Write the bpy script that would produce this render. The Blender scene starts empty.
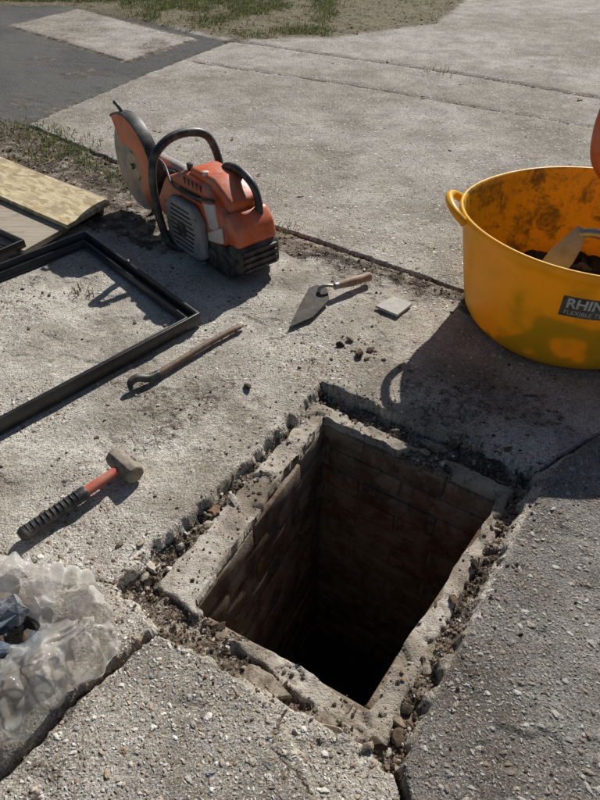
import bpy, bmesh, math, random
import numpy as np
from mathutils import Vector, Matrix, Quaternion
random.seed(7); rng=np.random.default_rng(11)
scene=bpy.context.scene
scene.view_settings.view_transform='Standard'; scene.view_settings.look='None'; scene.view_settings.exposure=0
COL=scene.collection

# ------------------------------------------------------------------ noise
def _h(ix,iy,s):
    a=(ix.astype(np.int64)*374761393+iy.astype(np.int64)*668265263+s*2147483647)&0xFFFFFFFF
    a=((a^(a>>13))*1274126177)&0xFFFFFFFF
    a=((a^(a>>16))*2246822519)&0xFFFFFFFF
    a=a^(a>>15)
    return (a&0xFFFFFF)/float(0xFFFFFF)
def vnoise(x,y,s=0):
    ix=np.floor(x);iy=np.floor(y);fx=x-ix;fy=y-iy
    fx=fx*fx*(3-2*fx);fy=fy*fy*(3-2*fy)
    a=_h(ix,iy,s);b=_h(ix+1,iy,s);c=_h(ix,iy+1,s);d=_h(ix+1,iy+1,s)
    return ((a*(1-fx)+b*fx)*(1-fy)+(c*(1-fx)+d*fx)*fy)*2-1
def fbm(x,y,o=4,s=0):
    r=np.zeros_like(x);am=.55
    for i in range(o):
        r+=am*vnoise(x,y,s+i*17); x=x*2.03+5.1;y=y*2.03+1.7;am*=.52
    return r
def cell(x,y,s=0):
    ix=np.floor(x);iy=np.floor(y);best=np.full(x.shape,9.);sec=np.full(x.shape,9.);rid=np.zeros(x.shape)
    for dx in(-1,0,1):
        for dy in(-1,0,1):
            cx=ix+dx;cy=iy+dy
            px=cx+_h(cx,cy,s+1);py=cy+_h(cx,cy,s+2)
            d=np.hypot(px-x,py-y);r=_h(cx,cy,s+3)
            m=d<best
            sec=np.where(m,best,np.minimum(sec,d))
            rid=np.where(m,r,rid);best=np.where(m,d,best)
    return best,rid,sec
def sm(a,b,x):
    t=np.clip((x-a)/(b-a),0,1);return t*t*(3-2*t)
def near_poly(x,y,poly,closed=True):
    n=len(poly);best=np.full(x.shape,1e9);bx=np.zeros(x.shape);by=np.zeros(x.shape);ins=np.zeros(x.shape,bool)
    for i in range(n if closed else n-1):
        ax,ay=poly[i];cx,cy=poly[(i+1)%n]
        ex,ey=cx-ax,cy-ay
        t=np.clip(((x-ax)*ex+(y-ay)*ey)/(ex*ex+ey*ey),0,1)
        qx=ax+t*ex;qy=ay+t*ey;d=np.hypot(x-qx,y-qy);m=d<best
        best=np.where(m,d,best);bx=np.where(m,qx,bx);by=np.where(m,qy,by)
        if closed and ey!=0:
            ins^=((ay>y)!=(cy>y))&(x<(cx-ax)*(y-ay)/ey+ax)
    if closed: best=np.where(ins,-best,best)
    return best,bx,by
def sdf(x,y,poly): return near_poly(x,y,poly)[0]
def ldist(x,y,pl): return near_poly(x,y,pl,False)[0]

# ------------------------------------------------------------------ site plan (metres)
HI=[(.066,1.142),(.453,.885),(.112,.430),(-.206,.614)]       # chamber opening
HB=[(.040,1.208),(.496,.903),(.126,.352),(-.288,.652)]       # outside of brick rim
HO=[(.068,1.250),(.560,.945),(.150,.318),(-.03,.43),(-.25,.535),(-.365,.64)]  # broken-out concrete
FAR=[(-1.507,3.461),(-.138,2.227),(.546,1.721),(.884,1.431),(2.5,.2),(30,-20),(30,30),(1.9,30),(1.75,7.6),(1.26,6.3),(.25,5.72),(-.50,5.62),(-1.13,4.398)]
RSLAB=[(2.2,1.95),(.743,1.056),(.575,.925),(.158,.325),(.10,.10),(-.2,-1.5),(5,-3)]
LSLAB=[(-.277,.548),(-.13,.475),(-.045,.415),(.0,.33),(.03,.27),(.0,-1),(-1.9,-1.5),(-.62,.12),(-.464,.311)]
DIRT=[(-2.3,3.6),(-1.9,3.75),(-1.507,3.461),(-.138,2.227),(.546,1.721),(.80,1.47),(.60,1.50),(.45,1.68),(.1,1.92),(-.2,2.02),(-.5,2.0),(-.8,2.2),(-1.2,2.45),(-2.4,2.9)]
ASPH=[(-.568,5.60),(-1.13,4.398),(-1.507,3.461),(-1.62,3.50),(-1.9,3.75),(-4,5.2),(-6,7.5),(-2.6,7.75),(-.9,5.9)]
COVER=[(-2.62,6.28),(-2.22,7.14),(-.86,5.72),(-1.26,4.93)]
GRASS=[(-6,8.1),(-2.5,7.5),(-1.9,7.1),(-.85,5.95),(-.45,5.72),(.20,5.80),(.30,6.4),(.35,8),(3,14),(-9,14)]
LITTER=[(.25,5.72),(1.26,6.3),(1.75,7.6),(1.9,30),(-30,30),(-6,7.5),(-2.4,7.3),(-.5,5.62)]
CRACKS=[([(-.250,.560),(-.370,.440),(-.464,.311),(-.62,.12)],.012,.05),
        ([(.02,.45),(-.03,.40),(-.045,.35),(.005,.30),(.045,.25)],.003,.008),
        ([(.15,.318),(.155,.27),(.14,.1)],.008,.04),
        ([(-.568,5.6),(1.208,4.46),(3.0,3.0)],.030,.020),
        ([(-.80,4.9),(.292,4.28),(1.6,3.4)],.022,.014),
        ([(-1.507,3.461),(-.138,2.227),(.546,1.721),(.884,1.431),(2.5,.2)],.015,.02),
        ([(-.368,.64),(-.62,.72),(-.9,.85)],.003,.006),
        ([(.56,.94),(.743,1.056),(2.2,1.95)],.005,.014),
        ([(.06,1.25),(.02,1.31),(.05,1.40),(.03,1.46)],.0025,.006),
        ([(-.6,5.6),(-1.13,4.398),(-1.507,3.461)],.03,.02),
        ([(-.95,5.78),(-2.22,7.14)],.03,.01),([(-1.26,4.93),(-2.62,6.28)],.03,.01),([(-.86,5.72),(-1.26,4.93)],.03,.01)]
def surf(x,y,full=False):
    n1=fbm(x*4,y*4,4,5);n2=fbm(x*15,y*15,4,9);n3=fbm(x*60,y*60,3,13)
    xw=x+.007*fbm(x*11,y*11,3,21);yw=y+.007*fbm(x*11,y*11,3,31)
    c1,r1,s1=cell(xw*26,yw*26,40); c2,r2,_=cell(x*60,y*60,50); c3,r3,_=cell(x*110,y*110,60)
    z=.004*n1+.0018*n2+.0010*n3
    far=sm(.004,-.004,sdf(xw,yw,FAR)); asph=sm(.01,-.01,sdf(xw,yw,ASPH)); cov=sm(.01,-.01,sdf(x,y,COVER))
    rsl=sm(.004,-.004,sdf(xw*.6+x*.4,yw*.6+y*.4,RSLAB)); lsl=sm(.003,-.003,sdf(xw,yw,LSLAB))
    z=z+.006*far+.012*rsl+.008*lsl-.008*asph*(1-cov)
    grass=sm(.08,-.08,sdf(xw,yw,GRASS)+.12*n1); lit=sm(.04,-.04,sdf(xw,yw,LITTER)+.05*n1)
    z=z+.02*lit*(n2*.6+.5)
    dd=sdf(xw,yw,DIRT)+.07*n1+.045*n2
    dirt=sm(.03,-.05,dd)*(1-far)*(1-asph)
    z=z+dirt*(.006+.006*n2+.003*n3+.004*(1-np.clip(c2*1.4,0,1))*r2)
    pt=sm(.20,.56,fbm(x*2.6,y*2.6,5,71)+.3*n2)*(1-far)*.92
    sp=sm(.28,.36,fbm(x*9,y*9,4,301))*(1-far*.6);z=z-.0035*sp
    dO=sdf(xw,yw,HO)+.018*(r1-.5)*sm(0,.3,s1-c1)
    ring=sm(.005,-.006,dO)*(1-rsl); rsoil=sm(.0,-.010,dO)*(1-rsl)
    rz=-.034+.012*n2+.006*n3+.016*(1-np.clip(c1*1.5,0,1))*r1+.009*(1-np.clip(c2*1.6,0,1))*r2+.005*(1-np.clip(c3*1.6,0,1))*r3-.012*np.clip(-dO/.05,0,1)
    z=z*(1-ring)+rz*ring
    dB=sdf(xw,yw,HB)+.008*n2+.010*(r1-.5)*sm(0,.25,s1-c1)
    pres=sm(-.46,-.36,fbm(x*7,y*7,3,91)+.35*((x*.889-y*.457)<-.44)+.05)
    led=sm(.005,-.003,dB)*pres
    lz=-.024+.0026*n2+.0014*n3+.003*n1-.006*(r1>.84)*sm(0,.1,s1-c1)
    z=z*(1-led)+lz*led
    crk=np.zeros_like(x)
    for pl,w,dp in CRACKS:
        d=ldist(xw,yw,pl)+.3*w*n3; k=sm(w,w*.45,d)*(1-led); z=z-dp*k*(1-ring)*(1-.6*dirt); crk=np.maximum(crk,k)
    soil=np.clip(np.maximum(np.maximum(dirt,crk*.9),rsoil*(1-led)),0,1)
    soil=np.maximum(soil,pt*.5)
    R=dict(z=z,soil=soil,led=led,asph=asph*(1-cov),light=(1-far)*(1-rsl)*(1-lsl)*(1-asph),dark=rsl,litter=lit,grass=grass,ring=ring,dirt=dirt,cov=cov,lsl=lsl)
    if full:
        R['big']=.5+.5*fbm(x*1.4,y*1.4,5,401);R['wear']=.5+.5*fbm(x*4.3,y*4.3,5,411);R['mid']=.5+.5*fbm(x*10,y*10,5,421);R['sn']=.5+.5*fbm(x*30,y*30,4,431)
    return R

# ------------------------------------------------------------------ node helpers
class NT:
    def __init__(s,name):
        s.mat=bpy.data.materials.new(name);s.mat.use_nodes=True;s.t=s.mat.node_tree;s.t.nodes.clear();s.D='3D'
        s.out=s.n('ShaderNodeOutputMaterial');s.b=s.n('ShaderNodeBsdfPrincipled');s.l(s.b.outputs[0],s.out.inputs[0])
    def n(s,t,**k):
        nd=s.t.nodes.new(t)
        for a,v in k.items(): setattr(nd,a,v)
        return nd
    def l(s,a,b): s.t.links.new(a,b)
    def put(s,inp,v):
        if isinstance(v,bpy.types.NodeSocket): s.l(v,inp)
        elif isinstance(v,(tuple,list)): inp.default_value=(tuple(v)+(1,))[:4] if inp.type=='RGBA' else tuple(v)
        else: inp.default_value=v
    def co(s): 
        if not hasattr(s,'_c'): s._c=s.n('ShaderNodeTexCoord').outputs['Object']
        return s._c
    def noise(s,sc,det=4,rough=.55,co=None,col=False,dist=0,D=None):
        n=s.n('ShaderNodeTexNoise');n.noise_dimensions=D or s.D;n.inputs['Scale'].default_value=sc;n.inputs['Detail'].default_value=det;n.inputs['Roughness'].default_value=rough;n.inputs['Distortion'].default_value=dist
        s.l(co or s.co(),n.inputs['Vector']);return n.outputs['Color' if col else 'Fac']
    def vor(s,sc,co=None,feat='F1',dim='3D'):
        n=s.n('ShaderNodeTexVoronoi');n.feature=feat;n.voronoi_dimensions=dim;n.inputs['Scale'].default_value=sc
        s.l(co or s.co(),n.inputs['Vector']);return n
    def m(s,op,a,b=0.,c=None,clamp=False):
        n=s.n('ShaderNodeMath',operation=op,use_clamp=clamp);s.put(n.inputs[0],a);s.put(n.inputs[1],b)
        if c is not None:s.put(n.inputs[2],c)
        return n.outputs[0]
    def ss(s,v,a,b):
        n=s.n('ShaderNodeMapRange',interpolation_type='SMOOTHSTEP');s.put(n.inputs[0],v);s.put(n.inputs[1],a);s.put(n.inputs[2],b)
        return n.outputs[0]
    def mix(s,f,a,b,mode='MIX'):
        n=s.n('ShaderNodeMix',data_type='RGBA',blend_type=mode);s.put(n.inputs[0],f);s.put(n.inputs[6],a);s.put(n.inputs[7],b);return n.outputs[2]
    def ramp(s,f,stops,interp='LINEAR'):
        n=s.n('ShaderNodeValToRGB');n.color_ramp.interpolation=interp;e=n.color_ramp.elements
        while len(e)<len(stops): e.new(.5)
        for i,(p,c) in enumerate(stops): e[i].position=p;e[i].color=tuple(c)+(1,)
        s.put(n.inputs[0],f);return n.outputs[0]
    def attr(s,nm):
        n=s.n('ShaderNodeAttribute',attribute_name=nm);sp=s.n('ShaderNodeSeparateColor');s.l(n.outputs['Color'],sp.inputs[0]);return n.outputs['Color'],list(sp.outputs)+[n.outputs['Alpha']]
    def bump(s,h,dist,st=1.):
        n=s.n('ShaderNodeBump');n.inputs['Distance'].default_value=dist;n.inputs['Strength'].default_value=st;s.l(h,n.inputs['Height']);s.l(n.outputs[0],s.b.inputs['Normal']);return n
    def set(s,**k):
        mp=dict(col='Base Color',rough='Roughness',metal='Metallic',spec='Specular IOR Level',trans='Transmission Weight',alpha='Alpha')
        for a,v in k.items(): s.put(s.b.inputs[mp[a]],v)

def simple(name,c1,c2,sc=20,rough=.5,metal=0,bump=.0006,dust=0.,spec=.5):
    t=NT(name);n=t.noise(sc,5,.65);c=t.mix(t.ss(n,.35,.7),c1,c2)
    f=t.noise(sc*6,3,.7)
    if dust>0:
        d=t.m('MULTIPLY',t.ss(t.noise(sc*.8,6,.75),.40,.70),dust); c=t.mix(d,c,(.38,.33,.27))
        t.set(rough=t.m('ADD',t.m('MULTIPLY',d,.4),rough,clamp=True))
    else: t.set(rough=rough)
    t.set(col=c,metal=metal,spec=spec); t.bump(f,bump,.8); return t.mat

# ------------------------------------------------------------------ ground material
def ground_mat():
    t=NT('ground_surface');t.D='2D';co=t.co()
    A,a=t.attr('mA');B,b=t.attr('mB');C,c_=t.attr('mC')
    big,wearn,mid,sn=c_[0],c_[1],c_[2],c_[3]
    dn=t.noise(40,1,.5,col=True)
    va=t.n('ShaderNodeVectorMath',operation='MULTIPLY_ADD');t.l(dn,va.inputs[0]);va.inputs[1].default_value=(.014,.014,0);t.l(co,va.inputs[2]);cw=va.outputs[0]
    def stones(sc,lo,thr):
        v=t.vor(sc,cw,dim='2D');sp=t.n('ShaderNodeSeparateColor');t.l(v.outputs['Color'],sp.inputs[0])
        rad=t.m('MULTIPLY_ADD',sp.outputs[2],.26,lo)
        e=t.m('SUBTRACT',rad,v.outputs['Distance']);th=t.m('LESS_THAN',sp.outputs[1],thr)
        return t.m('MULTIPLY',t.ss(e,0.,.06),th),t.m('MULTIPLY',t.ss(e,0.,.3),th),sp.outputs[0]
    m1,d1,c1=stones(58,.17,.42)
    m2,d2,c2=stones(125,.20,.60)
    m3,d3,c3=stones(290,.22,.65)
    pal=[(0,(.12,.09,.068)),(.14,(.30,.205,.13)),(.28,(.46,.36,.26)),(.42,(.30,.29,.28)),(.58,(.58,.53,.45)),(.80,(.76,.72,.65)),(.93,(.50,.40,.30)),(1,(.12,.115,.11))]
    fine=t.noise(260,2,.75,D='3D');fm=t.noise(48,4,.78,D='3D')
    cem=t.ramp(mid,[(.22,(.40,.365,.315)),(.5,(.56,.52,.455)),(.78,(.72,.68,.605))])
    far=t.ramp(mid,[(.22,(.33,.31,.275)),(.5,(.455,.43,.385)),(.78,(.58,.555,.50))])
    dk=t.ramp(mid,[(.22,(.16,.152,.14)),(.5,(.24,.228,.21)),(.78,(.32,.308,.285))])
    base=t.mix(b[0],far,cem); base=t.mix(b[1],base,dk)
    base=t.mix(t.m('MULTIPLY',t.ss(big,.44,.66),.68),base,t.mix(1,base,(.60,.565,.52),'MULTIPLY'))
    base=t.mix(t.m('MULTIPLY',t.ss(wearn,.58,.74),.5),base,t.mix(1,base,(.54,.49,.43),'MULTIPLY'))
    base=t.mix(t.ss(fine,.32,.68),t.mix(1,base,(.48,.455,.43),'MULTIPLY'),t.mix(1,base,(1.25,1.245,1.23),'MULTIPLY'))
    base=t.mix(t.m('MULTIPLY',t.ss(fm,.54,.67),.6),base,(.13,.105,.08))
    wear=t.ss(wearn,.40,.62)
    ag=t.m('SUBTRACT',1.,t.m('MULTIPLY',b[0],t.m('MULTIPLY',wear,.7)))
    ag=t.m('MULTIPLY',ag,t.m('SUBTRACT',1.,a[1]))
    f3=t.m('MULTIPLY',m3,t.m('MULTIPLY',ag,.7));f2=t.m('MULTIPLY',m2,t.m('MULTIPLY',ag,.88));f1=t.m('MULTIPLY',m1,t.m('MULTIPLY',ag,.9))
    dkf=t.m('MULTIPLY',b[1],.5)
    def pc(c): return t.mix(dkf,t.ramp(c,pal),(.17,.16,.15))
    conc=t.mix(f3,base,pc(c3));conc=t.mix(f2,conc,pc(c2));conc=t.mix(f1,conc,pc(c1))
    led=t.ramp(mid,[(.25,(.22,.18,.135)),(.5,(.38,.325,.26)),(.75,(.56,.50,.42))])
    led=t.mix(t.m('MULTIPLY',t.ss(fm,.50,.64),.6),led,(.15,.11,.08))
    conc=t.mix(a[1],conc,led)
    asp=t.mix(t.m('MULTIPLY',m3,.5),t.ramp(fm,[(.3,(.060,.058,.056)),(.7,(.12,.117,.112))]),(.24,.225,.21))
    asp=t.mix(t.m('MULTIPLY',t.ss(big,.42,.62),.45),asp,(.17,.157,.14))
    conc=t.mix(a[2],conc,asp)
    so=t.ramp(sn,[(.22,(.04,.029,.021)),(.45,(.11,.082,.06)),(.62,(.23,.185,.14)),(.80,(.44,.385,.31))])
    so=t.mix(t.m('MULTIPLY',t.ss(fm,.5,.66),.6),so,(.05,.036,.026))
    so=t.mix(t.m('MULTIPLY',m3,.4),so,t.ramp(c3,pal));so=t.mix(t.m('MULTIPLY',m2,.22),so,t.ramp(c2,pal))
    sm_=t.ss(t.m('ADD',a[0],t.m('MULTIPLY_ADD',fm,1.2,-.60)),.34,.60)
    col=t.mix(sm_,conc,so)
    lt=t.ramp(fm,[(.3,(.07,.055,.036)),(.5,(.17,.145,.09)),(.7,(.36,.29,.19))])
    col=t.mix(b[2],col,lt)
    t.set(col=col,rough=.93,spec=.22)
    hgt=t.m('MULTIPLY',t.m('MULTIPLY_ADD',d1,1.1,t.m('MULTIPLY',d2,.8)),ag)
    hgt=t.m('ADD',hgt,t.m('MULTIPLY_ADD',fine,.75,t.m('MULTIPLY',fm,1.3)))
    hgt=t.m('MULTIPLY_ADD',t.m('MULTIPLY',a[0],fm),3.0,hgt)
    t.bump(hgt,.0038,1.)
    return t.mat

def axis(spec):
    out=[spec[0][0]]
    for a,b,s0,s1 in spec:
        x=a
        while x<b-1e-6:
            f=(x-a)/(b-a);x+=s0+(s1-s0)*f;out.append(min(x,b))
    return np.array(sorted(set(out)))
def build_ground():
    ang=math.radians(-33.6);e1=(math.cos(ang),math.sin(ang));e2=(-math.sin(ang),math.cos(ang))
    S=axis([(-400,-40,60,30),(-40,-8,5,.6),(-8,-3.2,.04,.022),(-3.2,-1.35,.02,.0055),(-1.35,.30,.0042,.0042),(.30,1.5,.006,.04),(1.5,12,.1,1.5),(12,400,4,60)])
    T=axis([(-400,-12,60,4),(-12,-.6,1.5,.08),(-.6,-.05,.04,.006),(-.05,1.85,.0042,.0042),(1.85,3.2,.006,.018),(3.2,8.3,.02,.035),(8.3,40,.1,5),(40,400,30,60)])
    ns,nt=len(S),len(T);print('ground grid',ns,nt)
    ss,tt=np.meshgrid(S,T,indexing='ij');ss=ss.ravel();tt=tt.ravel()
    x=ss*e1[0]+tt*e2[0];y=ss*e1[1]+tt*e2[1]
    r=surf(x,y,True);z=r['z'].copy()
    d,bx,by=near_poly(x,y,HI)
    w=.003+.018*np.clip(fbm(bx*9,by*9,3,101)+.15,0,1)+.0015*vnoise(bx*60,by*60,7)
    nx=np.where(d>0,x-bx,bx-x);ny=np.where(d>0,y-by,by-y);ln=np.hypot(nx,ny)+1e-9;nx/=ln;ny/=ln
    dd=d-w;sp=.0042
    r1=(dd<=0)&(dd>-1.3*sp);r2=(dd<=-1.3*sp)&(dd>-3.2*sp)
    x[r1]=(bx+nx*w)[r1];y[r1]=(by+ny*w)[r1]
    x[r2]=(bx+nx*(w+.002))[r2];y[r2]=(by+ny*(w+.002))[r2];z[r2]=-.08
    idx=np.arange(ns*nt).reshape(ns,nt)
    q=np.stack([idx[:-1,:-1],idx[1:,:-1],idx[1:,1:],idx[:-1,1:]],-1).reshape(-1,4)
    keep=(dd[q]>-3.2*sp).all(1);q=q[keep]
    used=np.zeros(ns*nt,bool);used[q.ravel()]=True;mp=np.cumsum(used)-1
    V=np.stack([x,y,z],1)[used];Q=mp[q]
    me=bpy.data.meshes.new('ground');me.vertices.add(len(V));me.vertices.foreach_set('co',V.ravel())
    me.loops.add(Q.size);me.loops.foreach_set('vertex_index',Q.ravel().astype(np.int32))
    me.polygons.add(len(Q));me.polygons.foreach_set('loop_start',np.arange(0,Q.size,4,dtype=np.int32))
    me.polygons.foreach_set('use_smooth',np.ones(len(Q),bool))
    me.update(calc_edges=True)
    one=np.ones(len(x))
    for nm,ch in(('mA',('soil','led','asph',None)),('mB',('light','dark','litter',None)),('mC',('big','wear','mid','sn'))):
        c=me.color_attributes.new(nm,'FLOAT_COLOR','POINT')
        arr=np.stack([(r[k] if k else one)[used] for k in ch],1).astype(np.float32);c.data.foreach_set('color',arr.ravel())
    ob=bpy.data.objects.new('ground',me);COL.objects.link(ob);me.materials.append(ground_mat());return ob
build_ground()

# ------------------------------------------------------------------ mesh helpers
def fixn(o):
    bm=bmesh.new();bm.from_mesh(o.data);bmesh.ops.recalc_face_normals(bm,faces=bm.faces);bm.to_mesh(o.data);bm.free();return o
def mobj(name,V,F,mat,parent=None,smooth=False,cols=None):
    me=bpy.data.meshes.new(name);me.from_pydata([tuple(v) for v in V],[],[tuple(f) for f in F]);me.update()
    if smooth: me.polygons.foreach_set('use_smooth',[True]*len(me.polygons))
    if cols is not None:
        c=me.color_attributes.new('col','FLOAT_COLOR','POINT');c.data.foreach_set('color',np.asarray(cols,np.float32).ravel())
    o=bpy.data.objects.new(name,me);COL.objects.link(o)
    if mat: me.materials.append(mat)
    if parent: o.parent=parent
    return o
def empty(name,loc,rotz=0):
    e=bpy.data.objects.new(name,None);COL.objects.link(e);e.location=loc;e.rotation_euler=(0,0,rotz);e.empty_display_size=.05;return e
def bev(o,w,seg=3,ang=30,smooth=True):
    m=o.modifiers.new('b','BEVEL');m.width=w;m.segments=seg;m.limit_method='ANGLE';m.angle_limit=math.radians(ang)
    if smooth: o.data.polygons.foreach_set('use_smooth',[True]*len(o.data.polygons))
    return o
def prism(name,pts,y0,y1,mat,parent,b=.008,taper=0,z0=0,zr=.3):
    n=len(pts);V=[]
    for yy in(y0,y1):
        for (px,pz) in pts:
            k=1-taper*max(0,(pz-z0)/zr);V.append((px,yy*k,pz))
    F=[list(range(n)),list(range(2*n-1,n-1,-1))]+[[i,i+n,(i+1)%n+n,(i+1)%n] for i in range(n)]
    o=fixn(mobj(name,V,F,mat,parent))
    return bev(o,b) if b else o
def catmull(P,n=8):
    P=[Vector(p) for p in P];Q=[2*P[0]-P[1]]+P+[2*P[-1]-P[-2]];out=[]
    for i in range(1,len(Q)-2):
        for k in range(n):
            t=k/n;a,b,c,d=Q[i-1:i+3]
            out.append(.5*((2*b)+(c-a)*t+(2*a-5*b+4*c-d)*t*t+(3*b-a-3*c+d)*t**3))
    out.append(P[-1]);return out
def tube(name,P,R,mat,parent=None,seg=14,n=8,flat=1.):
    C=catmull(P,n);m=len(C)
    if not hasattr(R,'__len__'):R=[R]*len(P)
    rr=[R[min(int(i/n),len(R)-1)]*(1-(i/n)%1)+R[min(int(i/n)+1,len(R)-1)]*((i/n)%1) for i in range(m)]
    V=[];F=[];up=Vector((0,0,1))
    t0=(C[1]-C[0]).normalized();nn=t0.orthogonal().normalized()
    if abs(t0.z)<.9: nn=(up-t0*up.dot(t0)).normalized()
    for i in range(m):
        t=(C[min(i+1,m-1)]-C[max(i-1,0)]).normalized();nn=(nn-t*nn.dot(t)).normalized();bb=t.cross(nn)
        for k in range(seg):
            a=2*math.pi*k/seg;V.append(C[i]+(nn*math.cos(a)*flat+bb*math.sin(a))*rr[i])
    for i in range(m-1):
        for k in range(seg):
            k2=(k+1)%seg;F.append((i*seg+k,i*seg+k2,(i+1)*seg+k2,(i+1)*seg+k))
    F.append(list(range(seg))[::-1]);F.append([(m-1)*seg+k for k in range(seg)])
    return fixn(mobj(name,V,F,mat,parent,True))
def cyl(name,c,axis_,r,h,mat,parent=None,seg=32,r2=None,b=.002):
    r2=r if r2 is None else r2
    q=Vector((0,0,1)).rotation_difference(Vector(axis_));V=[];c=Vector(c)
    for zz,rr in((-h/2,r),(h/2,r2)):
        for k in range(seg):
            a=2*math.pi*k/seg;V.append(c+q@Vector((rr*math.cos(a),rr*math.sin(a),zz)))
    F=[[k,(k+1)%seg,(k+1)%seg+seg,k+seg] for k in range(seg)]+[list(range(seg))[::-1],[seg+k for k in range(seg)]]
    o=mobj(name,V,F,mat,parent)
    return bev(o,b,2) if b else o

# ------------------------------------------------------------------ stones
def ico(sub):
    bm=bmesh.new();bmesh.ops.create_icosphere(bm,subdivisions=sub,radius=1);V=np.array([v.co[:] for v in bm.verts]);F=np.array([[v.index for v in f.verts] for f in bm.faces]);bm.free();return V,F
ICO={1:ico(1),2:ico(2)}
def stones(name,P,R,C,mat,sub=1,flat=.7,smooth=False,ang=.22):
    bv,bf=ICO[sub];n=len(P);nv=len(bv)
    V=np.repeat(bv[None],n,0)
    for k in range(7):
        nn=rng.normal(size=(n,3));nn/=np.linalg.norm(nn,axis=1)[:,None];dcut=rng.uniform(.35,.8,n)
        dp=np.einsum('nvk,nk->nv',V,nn);ex=np.clip(dp-dcut[:,None],0,None);V=V-ex[...,None]*nn[:,None,:]
    V=V*(1+rng.uniform(-ang,ang,(n,nv,1))*.5)
    sc=np.stack([rng.uniform(.8,1.5,n),rng.uniform(.6,1.,n),rng.uniform(.45,.95,n)*flat],1)
    V=V*sc[:,None,:]
    a=rng.uniform(0,6.28,n);b=rng.normal(0,.35,n)
    ca,sa=np.cos(a),np.sin(a);cb,sb=np.cos(b),np.sin(b)
    x=V[...,0];y=V[...,1];z=V[...,2]
    x,z=x*cb[:,None]+z*sb[:,None],-x*sb[:,None]+z*cb[:,None]
    x,y=x*ca[:,None]-y*sa[:,None],x*sa[:,None]+y*ca[:,None]
    V=np.stack([x,y,z],-1)*np.asarray(R)[:,None,None]+np.asarray(P)[:,None,:]
    F=(bf[None]+(np.arange(n)*nv)[:,None,None]).reshape(-1,3);V=V.reshape(-1,3)
    me=bpy.data.meshes.new(name);me.vertices.add(len(V));me.vertices.foreach_set('co',V.ravel())
    me.loops.add(F.size);me.loops.foreach_set('vertex_index',F.ravel().astype(np.int32))
    me.polygons.add(len(F));me.polygons.foreach_set('loop_start',np.arange(0,F.size,3,dtype=np.int32));me.polygons.foreach_set('use_smooth',np.full(len(F),smooth));me.update(calc_edges=True)
    c=me.color_attributes.new('col','FLOAT_COLOR','POINT');cc=np.repeat(np.concatenate([np.asarray(C),np.ones((n,1))],1)[:,None],nv,1);c.data.foreach_set('color',cc.astype(np.float32).ravel())
    o=bpy.data.objects.new(name,me);COL.objects.link(o);me.materials.append(mat);return o
def stone_mat():
    t=NT('stone_rubble');c,_=t.attr('col');n=t.noise(120,4,.7)
    c=t.mix(t.ss(n,.3,.7),t.mix(1,c,(.6,.57,.53),'MULTIPLY'),t.mix(1,c,(1.25,1.22,1.18),'MULTIPLY'))
    t.set(col=c,rough=.92,spec=.2);t.bump(n,.002,1.);return t.mat
SM=stone_mat()
PAL=np.array([(.07,.05,.035),(.11,.08,.055),(.18,.135,.10),(.30,.24,.18),(.42,.36,.29),(.52,.47,.40),(.05,.04,.03),(.28,.17,.11),(.62,.58,.52)])
def scatter(name,n,box_,key,pw,rl,rh,weights,sub=1,sink=.25,flat=.7):
    x=rng.uniform(box_[0],box_[1],n);y=rng.uniform(box_[2],box_[3],n);r=surf(x,y)
    k=key(r,x,y);ok=(rng.uniform(size=n)<k)&(sdf(x,y,HI)>.006)
    x,y,z=x[ok],y[ok],r['z'][ok];R=rl*(rh/rl)**(rng.uniform(size=len(x))**pw)
    w=np.array(weights,float);w/=w.sum();C=PAL[rng.choice(len(PAL),len(x),p=w)]*rng.uniform(.75,1.25,(len(x),1))
    print(name,len(x))
    return stones(name,np.stack([x,y,z+R*sink],1),R,C,SM,sub,flat)
RB=(-.42,.60,.28,1.30)
scatter('loose_soil',36000,RB,lambda r,x,y:r['ring']*(1-r['led']*.9),2.2,.0015,.007,[5,5,4,3,2,1,3,1,.3])
scatter('broken_mortar_rubble',1000,RB,lambda r,x,y:r['ring']*(1-r['led']*.96)*(.2+.8*(fbm(x*8,y*8,3,33)>0)),2.4,.005,.018,[2,3,3,4,2.5,1.5,.3,1.5,.5],sub=2,sink=.2,flat=.6)
scatter('gravel',30000,(-1.9,1.0,1.35,3.7),lambda r,x,y:r['dirt']*.8+.03*r['light'],2.6,.0018,.009,[2,3,3,3,3,2,1,1,1])
scatter('grit',42000,(-1.1,.85,.3,2.1),lambda r,x,y:np.clip(r['soil']-.1,0,1)*.5*(1-r['ring'])+.05+.45*sm(.12,.0,sdf(x,y,HO))*(1-r['ring'])+.3*sm(.22,.05,np.hypot(x-.12,y-1.42)),3.0,.0012,.0060,[1.5,2.5,3,3,3,3,1,1,1.5])
BP=[(.173,1.383,.021,1),(.118,1.431,.018,0),(.204,1.407,.016,1),(.15,1.45,.012,3),(.19,1.36,.010,2),(-.143,1.236,.013,0),(-.152,.866,.014,5),(-.304,.697,.014,5),(-.33,.735,.011,4),(-.373,.733,.009,3),
    (-.27,.70,.012,8),(-.20,.80,.011,4),(-.24,.76,.010,2),(.24,1.36,.008,4),(.09,1.36,.007,3),(.0,1.33,.007,4),(.28,1.32,.008,2),(.3,1.24,.007,5),(.5,1.0,.012,1),(.47,.985,.009,6),(.11,.35,.013,3),(.165,.375,.016,1),(.18,.42,.014,6),
    (.13,.36,.014,0),(.30,.62,.014,1),(.36,.70,.013,6),(.43,.80,.012,3),(.48,.87,.013,1),(-.9,2.5,.012,3),(-.6,1.9,.010,2),(-.3,2.1,.012,4),(.35,1.85,.010,3),(-.55,1.25,.006,5),(-.7,.95,.006,3),(-.5,1.05,.007,2)]
bp=np.array(BP);zz=surf(bp[:,0],bp[:,1])['z']
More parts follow.
